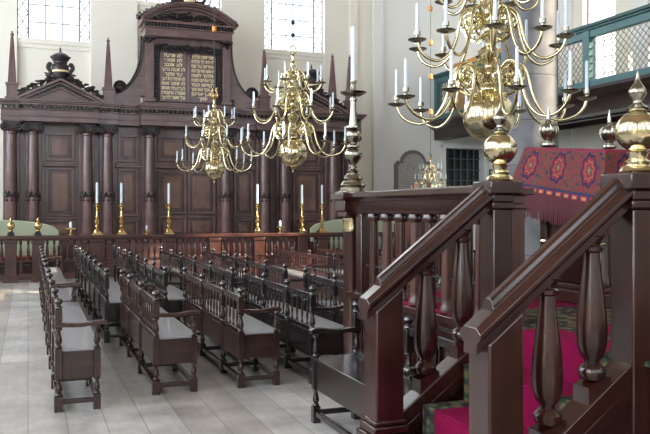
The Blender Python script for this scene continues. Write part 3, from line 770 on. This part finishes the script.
bench('spindle_bench','far black bench of the third row from the left, behind the near brown benches',1.69,10.55,rel(10.55,11.6,12.4,13.4,14.4,15.3,16.3,17.0),col='black')
bench('spindle_bench','near brown bench of the third row from the left, right of the pale seat bench',1.9,7.42,rel(7.42,8.15,9.2,10.3))
bench('spindle_bench','far dark bench of the fourth row, left of the orange lit balustrade',2.5,10.2,rel(10.2,11.5,12.7,13.9,15.0,16.2),col='black')
bench('spindle_bench','near black bench of the fourth row, just left of the round tevah corner column',2.6,7.35,rel(7.35,8.15,9.05,9.9),col='black',arms=(True,False))
bench('spindle_bench','far bench of the fifth row with dark spindles seen above the fourth row',3.3,10.45,rel(10.45,11.4,12.5,13.2,14.1,15.0,15.8),col='black')
bench('spindle_bench','near black bench of the fifth row, partly hidden by the tevah corner column',3.32,7.6,rel(7.6,8.6,9.65),col='black')
# benches facing the other way in the sunlit middle
for nm,lab,x,ys,cm in (('spindle_bench','reddish sunlit bench facing left beyond the fifth row',4.85,rel(12.9,14.0,15.0,16.0),'rail'),
        ('spindle_bench','dark bench facing left, close behind the tevah corner column',4.85,rel(8.7,9.7,10.7,11.7,12.6),'bench'),
        ('spindle_bench','reddish bench furthest right beyond the middle aisle',5.75,rel(11.5,12.6,13.7,14.8,15.9),'rail')):
    y1={4.85:None}.get(x)
    L=ys[-1]; top={'reddish sunlit bench facing left beyond the fifth row':16.0,'dark bench facing left, close behind the tevah corner column':12.6}.get(lab,15.9)
    bench(nm,lab,x,top,ys,col=cm,facing=-1)
tnb=bench('spindle_bench','glossy black bench in the right foreground with its back against the tevah',2.5,6.0,rel(0,.95,1.7),col='black',facing=-1,group='long benches with turned spindle backs',seatm=M['blacky'])

# ------------------------------------------------------------------ chandeliers
stem=[(.008,-.4),(.03,-.37),(.015,-.34),(.05,-.31),(.03,-.29),(.07,-.275),(.12,-.26)]
for k in range(1,18):
    a=-pi/2+.42+(pi-.84)*k/18; stem.append((.292*cos(a),.292*sin(a)))
stem+=[(.09,.265),(.06,.28),(.1,.3),(.1,.33),(.05,.36),(.06,.42),(.095,.46),(.095,.5),(.05,.54),(.04,.58),(.08,.62),(.115,.7),(.125,.74),(.09,.77),(.04,.8),(.045,.86),(.08,.92),(.05,.96),(.06,1.02),(.095,1.06),(.095,1.1),(.05,1.14),(.035,1.18),(.07,1.24),(.1,1.3),(.1,1.33),(.04,1.38),(.05,1.46),(.08,1.52),(.08,1.57),(.035,1.6),(.03,1.68),(.06,1.74),(.055,1.8),(.025,1.84),(.04,1.9),(.04,1.94),(.012,1.98)]
stem_me=MB().lathe(stem,seg=32).mesh('stem',M['brass'],sharp=60)
def arm_mesh(Rr,zd,zh,sc=1.0,rt=.018):
    pts=[(.07,zh-.02),(.1,zh+.02),(.14*Rr+.04,zh+.14),(.27*Rr,zh+.2*sc),(.38*Rr,zh+.12*sc),(.46*Rr,zd+.04),(.57*Rr,zd-.15*sc),(.72*Rr,zd-.23*sc),(.88*Rr,zd-.19*sc),(.97*Rr,zd-.1*sc),(Rr,zd-.01)]
    P=smooth_path(pts,5); m=MB(); m.tube([(r,0,z) for r,z in P],rt,7)
    sp=[]
    for k in range(30):
        a=pi*.9-k*.42; q=.15*sc*(1-k/34); sp.append((.26*Rr+q*cos(a),0,zh+.04+q*sin(a)))
    m.tube(sp,rt*.8,5)
    m.tube(smooth_path([(.07,0,zh-.1),(.13*Rr+.04,0,zh-.16),(.3*Rr,0,zh-.1),(.34*Rr,0,zh+.0),(.28*Rr,0,zh+.02)],5),rt*.75,5)
    m.sphere(.27*Rr,0,zh+.04,.03,seg=8,ring=5)
    return m.mesh('arm',M['brass'],sharp=60)
dish=MB().lathe([(.012,-.03),(.05,-.02),(.1,.0),(.105,.012),(.08,.014),(.03,.008),(.028,.03),(.02,.035),(.022,.05),(.036,.055),(.036,.1),(.03,.1)],seg=20).mesh('drip_pan',M['pewter'],sharp=50)
cand=MB().lathe([(.019,.095),(.019,.33),(.004,.345)],seg=10).mesh('candle',M['candle'])
candt=MB().lathe([(.019,.095),(.017,.40),(.004,.415)],seg=10).mesh('candle',M['candle'])
tiers=[(1.05,.17,.40,1.0,10,.2),(.84,.83,1.02,.95,10,.01),(.58,1.38,1.5,.7,8,.1)]
arms_me=[arm_mesh(a[0],a[1],a[2],a[3]) for a in tiers]
def chandelier(label,loc,sc,rot=0,rod=None,n=None,cm=None,balls=(),top='ring'):
    t=thing('brass_chandelier',label,'chandelier',loc,rot,'brass chandeliers with three tiers of candle arms'); t.scale=(sc,sc,sc)
    put('stem',stem_me,t)
    for ti,(Rr,zd,zh,s_,na,a0) in enumerate(tiers):
        if n: na=n
        for k in range(na):
            a=a0+2*pi*k/na
            ar=put('arm',arms_me[ti],t,(0,0,0),rz=a)
            put('drip_pan',dish,ar,(Rr,0,zd)); put('candle',cm or cand,ar,(Rr,0,zd))
    if top=='ring':
        MB().tube([(.07*cos(a),0,2.05+.09*sin(a)) for a in [2*pi*k/16 for k in range(16)]],.016,6,True).build('hanging_ring',M['brass'],t)
        z0=2.13
    else:
        m=MB(); 
        for sg in (-1,1): m.tube(smooth_path([(0,0,1.96),(sg*.1,0,2.05),(sg*.06,0,2.2),(sg*.1,0,2.3)],5),.02,6)
        m.sphere(0,0,2.05,.07); m.build('top_ornament',M['gilt'],t); z0=2.0
    ztop=(ZC-loc[2])/sc
    m=MB(); m.tube([(0,0,z0),(0,0,ztop)],.012,6)
    for zb in balls: m.sphere(0,0,zb,.045,seg=8,ring=5)
    m.build('hanging_rod',M['black_iron'],t)
    return t
chandelier('very large brass chandelier hanging nearest, in front of the stone column and gallery',(4.87,7.81,2.74),1.0,.45,cm=candt,balls=(2.6,3.0))
chandelier('large brass chandelier in the middle distance hanging left of the big bronze candlestick',(4.96,15.2,2.82),1.0,.1,n=8,balls=(2.35,2.6))
sm_ch=chandelier('small far brass chandelier with a forked top hanging in front of the ark doors',(3.93,17.75,2.6),.8,.2,n=8,top='fork',balls=())
tc=chandelier('small distant brass chandelier before the memorial tablet, low behind the tevah rail',(9.42,17.8,2.05),.45,.2,n=8,top='fork')
for c_,zs,sc_ in ((sm_ch,(5.75,),.8),(tc,(4.12,5.0,5.85,6.7),.45)):
    for z in zs:
        MB().lathe([(.025/sc_,.02/sc_),(.052/sc_,.04/sc_),(.052/sc_,.14/sc_),(.025/sc_,.16/sc_)],seg=12).build('rod_ball',M['curtain'],c_,loc=(0,0,(z-.09-c_.location[2])/sc_))
# ------------------------------------------------------------------ tevah (reading platform)
XT=2.70; YC=6.58; Y1=4.22; Y2=3.04; ZP=.99
t=thing('tevah_platform','raised dark wooden reading platform with carpeted top beside the foreground bench','platform',(XT,YC,0)); tev=t
def TB(name,m,mat,bev=.006,par=None,**k):
    # geometry given in world coordinates, moved into the platform's frame
    m.v=[(x-XT,y-YC,z) for x,y,z in m.v]; return m.build(name,mat,par or tev,bev=bev,**k)
TB('platform_body',MB().box(XT+.04,6.5,1.2,YC-.06,0,ZP-.02),M['oakz'])
m=MB().box(XT-.07,XT+.06,Y1+.1,YC+.08,ZP-.06,ZP-.01).box(XT-.04,XT+.06,Y1+.1,YC+.06,ZP-.1,ZP-.06).box(XT-.05,XT+.06,Y1+.1,YC+.06,0,.16)
TB('side_ledge',m,M['oaky'])
m=MB()
for k in range(3):
    a=Y1+.25+k*.75; panel_y0,panel_y1=a,a+.62
    m.box(XT+.0,XT+.05,a,a+.62,.22,.28).box(XT,XT+.05,a,a+.62,.8,.86).box(XT,XT+.05,a,a+.06,.28,.8).box(XT,XT+.05,a+.56,a+.62,.28,.8)
TB('side_panelling',m,M['oakz'])
# carpet: world based coordinates kept by parenting an un-moved mesh
cp=MB().box(XT-.02,6.45,1.25,YC-.1,ZP-.02,ZP+.005)
cp.v=[(x,y,z) for x,y,z in cp.v]
o=cp.build('platform_carpet',M['carpet'],tev,bev=.004); o.location=(-XT,-YC,0)
# steps
m=MB(); c=MB()
NS=4; go=.27; ri=.215
for k in range(1,NS+1):
    x0=XT-go*k-.01; z=ZP-ri*k
    m.box(x0,XT+.05,Y2+.06,Y1-.06,0,z)
    xi=XT-go*(k-1)-.01-(.01 if k==1 else 0)
    c.box(x0-.015,xi+.01,Y2+.08,Y1-.08,z,z+.014); c.box(xi-.012,xi+.0,Y2+.08,Y1-.08,z,z+ri)
m.v=[(x,y,z) for x,y,z in m.v]
TB('steps',m,M['oaky'])
o=c.build('stair_carpet',M['carpet'],tev,bev=.005); o.location=(-XT,-YC,0)
# corner column + side balustrade along y
prof=[(.1,0),(.1,.1),(.085,.12),(.09,.16),(.078,.18),(.078,1.46),(.09,1.5)]
TB('corner_column',MB().lathe([(r,z) for r,z in prof],XT,YC,0,seg=24),M['oakz'],0)
TB('brass_collar',MB().lathe([(.081,1.5),(.086,1.51),(.083,1.53),(.083,1.6),(.088,1.62),(.081,1.63)],XT,YC,0,seg=24),M['brass'],0)
TB('column_head',MB().cbox(XT,YC,1.63,1.68,.2).cbox(XT,YC,1.68,1.78,.24).cbox(XT,YC,1.78,1.84,.3),M['oakx'])
TB('corner_post',MB().cbox(XT+.03,YC-.24,0,1.66,.14,.12),M['oakz'])
prof=[(-.1,1.84),(-.1,1.8),(-.075,1.78),(-.06,1.76),(-.05,1.69),(-.035,1.66),(.035,1.66),(.05,1.69),(.06,1.76),(.075,1.78),(.1,1.8),(.1,1.84),(.07,1.85),(-.07,1.85)]
TB('side_rail',MB().sweepy(prof,(XT,Y1+.05,0),(XT,YC,0)),M['oaky'],.003)
bm_=MB().lathe([(.05,ZP),(.05,ZP+.03),(.04,ZP+.05),(.042,ZP+.1),(.036,1.56),(.034,1.6),(.048,1.61),(.048,1.635),(.04,1.66)],seg=14)
b1=bm_.mesh('rail_baluster',M['oakz']); b2=bm_.mesh('rail_baluster',M['railz'])
cap=MB().lathe([(.052,1.605),(.056,1.62),(.056,1.64),(.05,1.66)],seg=14).mesh('baluster_cap',M['oakz'])
for i,y in enumerate([6.1,5.84,5.58,5.34,5.11,4.86,4.62,4.42]):
    b=put('rail_baluster',b2 if i%2 else b1,tev,(0,y-YC,0)); put('baluster_cap',cap,b)
TB('iron_tie_rod',MB().tube([(XT,Y1+.1,1.22),(XT,YC-.1,1.22)],.008,6),M['black_iron'],0)
# far balustrade of the platform
TB('far_rail',MB().box(XT+.1,6.5,YC-.07,YC+.07,1.76,1.84).box(XT+.1,6.5,YC-.05,YC+.05,1.68,1.76),M['oakx'])
for k in range(13):
    b=put('rail_baluster',b1,tev,(.35+k*.28,0,0)); put('baluster_cap',cap,b)
# newels, handrails, stringers, stair balusters
def rail_z(x): return 1.308+.775*(x-1.89)
def str_z(x): return .583+.75*(x-2.08)
vase=[(.052,.0),(.06,.02),(.062,.045),(.05,.065),(.034,.08),(.034,.095),(.052,.12),(.064,.17),(.068,.24),(.064,.33),(.054,.44),(.043,.54),(.036,.62),(.034,.65),(.048,.66),(.05,.68),(.036,.69),(.04,.71),(.06,.74)]
vase_=[(.05,.0),(.05,.02),(.035,.04),(.055,.07),(.05,.09),(.04,.1),(.058,.15),(.063,.22),(.06,.3),(.05,.42),(.038,.52),(.032,.56),(.044,.575),(.044,.6),(.034,.61),(.045,.64),(.04,.68),(.04,.74)]
for Y in (Y1,Y2):
    TB('newel',MB().prism([(1.8425,0),(2.0175,0),(2.0175,rail_z(2.0175)-.15),(1.8425,rail_z(1.8425)-.15)],Y-.0875,Y+.0875).cbox(1.93,Y,0,.42,.25,.25).cbox(1.93,Y,.42,.47,.22,.22).cbox(1.93,Y,.47,.5,.2,.2),M['oakz'],.01)
    PL=[(-.07,-.11),(-.085,-.1),(-.085,-.075),(-.07,-.065),(-.05,-.05),(.05,-.05),(.07,-.065),(.085,-.075),(.085,-.1),(.07,-.11),(.055,-.125),(.055,-.17),(-.055,-.17),(-.055,-.125)]
    PU=[(-.05,-.06),(-.05,-.042),(-.036,-.034),(-.03,-.012),(-.016,0),(.016,0),(.03,-.012),(.036,-.034),(.05,-.042),(.05,-.06)]
    hr=TB('handrail',MB().sweep(PL,(1.80,Y,rail_z(1.80)),(2.66,Y,rail_z(2.66))),M['oakx'],.003,sharp=25)
    TB('rail_bead',MB().sweep(PU,(1.89,Y,rail_z(1.89)),(2.66,Y,rail_z(2.66))),M['oakx'],.002,par=hr,sharp=25)
    P2=[(-.05,-.27),(.05,-.27),(.05,-.0),(-.05,-.0)]
    TB('stair_stringer',MB().sweep([(-.05,-.2),(.05,-.2),(.07,-.03),(.07,0),(-.07,0),(-.07,-.03)],(2.0,Y,str_z(2.0)),(2.62,Y,str_z(2.62))).sweep([(-.062,-.13),(.062,-.13),(.062,-.1),(-.062,-.1)],(2.0,Y,str_z(2.0)),(2.62,Y,str_z(2.62))).prism([(1.97,0),(2.62,0),(2.62,str_z(2.62)-.2),(1.97,str_z(1.97)-.2)],Y-.03,Y+.03),M['oakx'],.006)
    for xb in (2.2,2.445):
        zb=str_z(xb); m=MB(); 
        m.prism([(xb-.062,zb-.062*.75),(xb+.062,zb+.062*.75),(xb+.062,zb+.062*.75+.012),(xb+.062,zb+.078),(xb-.062,zb+.03)],Y-.055,Y+.055)
        k=(rail_z(xb)-.16-zb-.06)/.74
        m.lathe([(r*1.04,z*k) for r,z in vase],xb,Y,zb+.06,seg=20)
        TB('stair_baluster',m,M['oakz'],0,sharp=40)
    w=.19
    m=MB().cbox(2.68,Y,0,1.7,.13,.16).cbox(2.68,Y,1.70,1.74,.16,.19).cbox(2.68,Y,1.74,1.79,.145,.175).cbox(2.69,Y,1.79,1.868,.22,.22)
    TB('top_newel',m,M['oakz'],.008)
TB('gate_post',MB().cbox(2.80,Y1+.0,ZP,1.7,.095,.13).cbox(2.80,Y1,1.7,1.73,.12,.15).cbox(2.80,Y1,1.73,1.785,.1,.13).cbox(2.82,Y1,1.785,1.83,.16,.18),M['railz'],.006)
def brass_ball(x,y,label):
    t=thing('brass_ball_finial',label,'finial',(x,y,1.868),0,'brass ball finials on the stair newels')
    MB().lathe([(.075,0),(.085,.012),(.075,.03),(.055,.04),(.06,.055),(.04,.07),(.045,.09),(.05,.1),(.035,.115)],seg=24).build('foot',M['brass'],t,sharp=50)
    MB().lathe([(.03,.108)]+[(.103*cos(a),.2+.098*sin(a)) for a in [-pi/2+.35+(pi-.7)*k/18 for k in range(19)]]+[(.03,.294)],seg=36).build('ball',M['brass'],t,sharp=70)
    MB().lathe([(.03,.29),(.05,.3),(.055,.31),(.03,.325),(.02,.335),(.022,.35),(.04,.375),(.042,.39),(.03,.41),(.014,.435),(.008,.46),(.002,.485)],seg=20).build('tip',M['pewter'],t,sharp=60)
brass_ball(2.71,Y1,'brass ball finial on the far newel post, in front of the large chandelier')
brass_ball(2.71,Y2,'larger looking brass ball finial on the near newel post at the right edge')
# great candlestick on the corner
t=thing('large_candlestick','large aged brass candlestick with tall pale candle on the tevah corner','candlestick',(XT+.01,YC,1.84))
MB().cbox(0,0,0,.02,.25).build('base_plate',M['pewter'],t,bev=.005)
pr=[(.12,.02),(.12,.04),(.105,.05),(.115,.07),(.1,.1),(.075,.11),(.085,.13),(.07,.16),(.04,.18),(.05,.2),(.022,.215),(.04,.235),(.024,.25),(.05,.28),(.078,.32),(.082,.36),(.06,.385),(.03,.4),(.06,.41),(.06,.42),(.028,.435),(.045,.46),(.065,.5),(.065,.53),(.045,.56),(.03,.575),(.068,.58),(.068,.595),(.04,.6),(.034,.65),(.026,.74),(.024,.82),(.035,.825),(.035,.84),(.024,.845),(.022,.86)]
MB().lathe(pr,seg=24).build('stem',M['pewter'],t,sharp=50)
MB().lathe([(.02,.855),(.07,.865),(.115,.89),(.118,.9),(.07,.895),(.03,.89),(.025,.92),(.03,.93),(.022,.96),(.03,.98),(.03,1.0)],seg=24).build('drip_pan',M['pewter'],t,sharp=50)
MB().lathe([(.021,.99),(.021,1.47),(.015,1.48)],seg=14).build('candle',M['candle'],t)
MB().lathe([(.012,0),(.025,.01),(.012,.03)],seg=10).build('tmp',M['pewter']).location=(0,0,-50)
bpy.data.objects.remove(bpy.data.objects['tmp'])

# ------------------------------------------------------------------ reader's desk with patterned cloth
t=thing('reading_desk','dark wooden reading desk on the carpeted tevah','desk',(4.3,5.05,ZP+.005))
MB().box(-.5,.75,-.42,.42,0,.1).box(-.46,.71,-.38,.38,.1,.14).build('plinth',M['railx'],t,bev=.01)
MB().box(-.42,.67,-.34,.34,.14,1.1).build('body',M['oakz'],t,bev=.01)
for yy in (-.33,.33):
    MB().lathe([(.055,.14),(.055,.2),(.045,.24),(.045,.8),(.05,1.1)],-.42,yy,0,seg=16).build('corner_column',M['oakz'],t)
    MB().lathe([(.0465,.44),(.05,.45),(.0465,.46)],-.42,yy,0,seg=16).build('brass_ring',M['brass'],t)
m=MB().prism([(-.46,1.06),(.46,1.14),(.46,1.195),(-.46,1.115)],-.48,.74,'x'); m.build('sloping_top',M['oakx'],t,bev=.01)
# cloth : follows the slope; -x face, -y face, top.  coordinates local to (4.3,5.05)
g=thing('desk_cloth','crimson and green patterned fringed cloth draped over the reading desk','cloth',(4.3,5.05,ZP))
m=MB(); m.uv=[]
xa,xb=-.51,.8; yf,yn=.49,-.49       # far and near edge
def ztop(y): return 1.168+.043*(y/.49)
def add_grid(fn,nu,nv):
    n=len(m.v); 
    for i in range(nu+1):
        for j in range(nv+1):
            p,uv=fn(i/nu,j/nv); m.v.append(p); m.uv.append(uv)
    for i in range(nu):
        for j in range(nv):
            a=n+i*(nv+1)+j; m.f.append((a,a+nv+1,a+nv+2,a+1))
Hc=.42
def side(u,v):
    y=yf+(yn-yf)*u; fl=.17*(1-u)*v - .02*u*v; wob=.014*v*sin(u*19)
    hem=(.33+.07*u)
    x=xa-.05*v-wob*(1-u)
    return (x,y+fl,ztop(y)-hem*v),((yf-y)*1.0,v*Hc)
def front(u,v):
    x=xa+(xb-xa)*u; wob=.02*v*sin(u*26+1)
    e=min(1,u*6); return (x-.05*v*(1-u),yn-(.05*v+wob)*e,ztop(yn)-(.4)*v),(.98+u*(xb-xa),v*Hc)
def top(u,v):
    x=xa+(xb-xa)*u; y=yf+(yn-yf)*v
    return (x,y,ztop(y)+.004),(v*.98,.1+u*.2)
def far(u,v):
    x=xb+(xa-xb)*u
    return (x-.0*v,yf+.17*v*u,ztop(yf)-.33*v),(u*1.2,v*Hc)
add_grid(side,40,12); add_grid(front,44,12); add_grid(top,10,10); add_grid(far,20,6)
o=m.build('cloth',M['rug'],g,sharp=60); so=o.modifiers.new('s','SOLIDIFY'); so.thickness=.008
fr=MB()
def tassel(p):
    x,y,z=p; L_=.19+.02*R.random(); dx=(R.random()-.5)*.012; dy=(R.random()-.5)*.012
    fr.tube([(x,y,z+.01),(x+dx*.4,y+dy*.4,z-L_*.5),(x+dx,y+dy,z-L_)],[.006,.0065,.004],4)
for k in range(95): tassel(side((k+.5)/95,1)[0])
for k in range(110): tassel(front((k+.5)/110,1)[0])
tag(fr.build('fringe',M['fringe'],g),kind='stuff')
def urn(x,y,label):
    t=thing('urn_finial',label,'finial',(x,y,2.205),0,'dark ribbed urn finials behind the desk cloth')
    m=MB().lathe([(.04,0),(.05,.01),(.05,.025),(.025,.04),(.03,.055),(.05,.075),(.062,.105),(.06,.13),(.045,.155),(.02,.165),(.025,.175),(.014,.19),(.014,.22),(.006,.25),(.003,.28)],seg=20)
    for k in range(10): a=2*pi*k/10; m.tube([(.03*cos(a),.03*sin(a),.055),(.055*cos(a),.055*sin(a),.08),(.065*cos(a),.065*sin(a),.11),(.06*cos(a),.06*sin(a),.135),(.04*cos(a),.04*sin(a),.157)],.007,5)
    m.v=[(a*1.18,b*1.18,c*1.18) for a,b,c in m.v]; m.build('urn',M['pewter'],t)
urn(3.97,5.47,'ribbed urn finial at the left far corner of the cloth covered desk')
urn(4.58,5.47,'ribbed urn finial at the right far corner of the cloth covered desk')
# pale jar on a small table between post and desk
t=thing('side_table','small dark side table between the gate post and the cloth covered desk','table',(3.42,5.35,ZP+.005))
MB().box(-.14,.14,-.14,.14,.36,.385).build('table_top',M['oakx'],t,bev=.004)
for sx in (-1,1):
    for sy in (-1,1): MB().cbox(sx*.12,sy*.12,0,.36,.03).build('leg',M['oakz'],t)
t=thing('pale_jar','pale grey glazed jar standing between the gate post and the desk','jar',(3.42,5.35,ZP+.39))
MB().lathe([(.05,0),(.055,.02),(.055,.14),(.048,.17),(.025,.19),(.022,.21),(.028,.215)],seg=20).build('jar_body',M['frost'],t)
MB().lathe([(.028,.215),(.028,.225),(.012,.235)],seg=16).build('stopper',M['frost'],t)

# high backed pew posts beside the distant chandelier
t=thing('high_backed_pew','dark high backed pew with two square posts beyond the tevah rail','pew',(7.2,13.6,0))
MB().box(-.75,.75,0,.06,.3,1.85).build('backrest',M['oakz'],t,bev=.01)
MB().box(-.75,.75,-.45,0,.42,.47).build('seat',M['oakx'],t,bev=.008)
for x in (-.62,-.32): MB().cbox(x+.3,.03,0,2.2,.06).build('post',M['bronzewood'],t,bev=.005)
for sx in (-1,1): MB().cbox(sx*.7,-.4,0,.42,.06).build('leg',M['oakz'],t)
# ------------------------------------------------------------------ light
def area(name,loc,rot,sx,sy,power,col=(1,1,1)):
    l=bpy.data.lights.new(name,'AREA'); l.shape='RECTANGLE'; l.size=sx; l.size_y=sy; l.energy=power; l.color=col
    o=bpy.data.objects.new(name,l); COL.objects.link(o); o.location=loc; o.rotation_euler=rot; return o
K=1.0
for a,b in LWIN: area('window_daylight',(WL-.6,(a+b)/2,7.2),(0,-pi/2,0),8,b-a,650*K,(.80,.89,1))
for a,b in BWIN: area('window_daylight',((a+b)/2,WB-.6,7.2),(pi/2,0,0),b-a,8,130*K,(.80,.89,1))
for a,b,z0,z1 in EW: area('window_daylight',((a+b)/2,WE+.75,(z0+z1)/2),(-pi/2,0,0),b-a,z1-z0,(b-a)*(z1-z0)*10,(.95,.97,1))
w=bpy.data.worlds.new('world'); SC.world=w; w.use_nodes=True; bg=w.node_tree.nodes['Background']; bg.inputs[0].default_value=(.85,.92,1,1); bg.inputs[1].default_value=1.6
sl=bpy.data.lights.new('sun','SUN'); sl.energy=15; sl.angle=radians(1.2); sl.color=(1,.87,.68)
so=bpy.data.objects.new('sun',sl); COL.objects.link(so)
import mathutils
d=mathutils.Vector((-1,.6,-.85)); so.rotation_euler=d.to_track_quat('-Z','Y').to_euler()
SC.view_settings.view_transform='Standard'; SC.view_settings.look='None'; SC.view_settings.exposure=.62; SC.view_settings.gamma=1
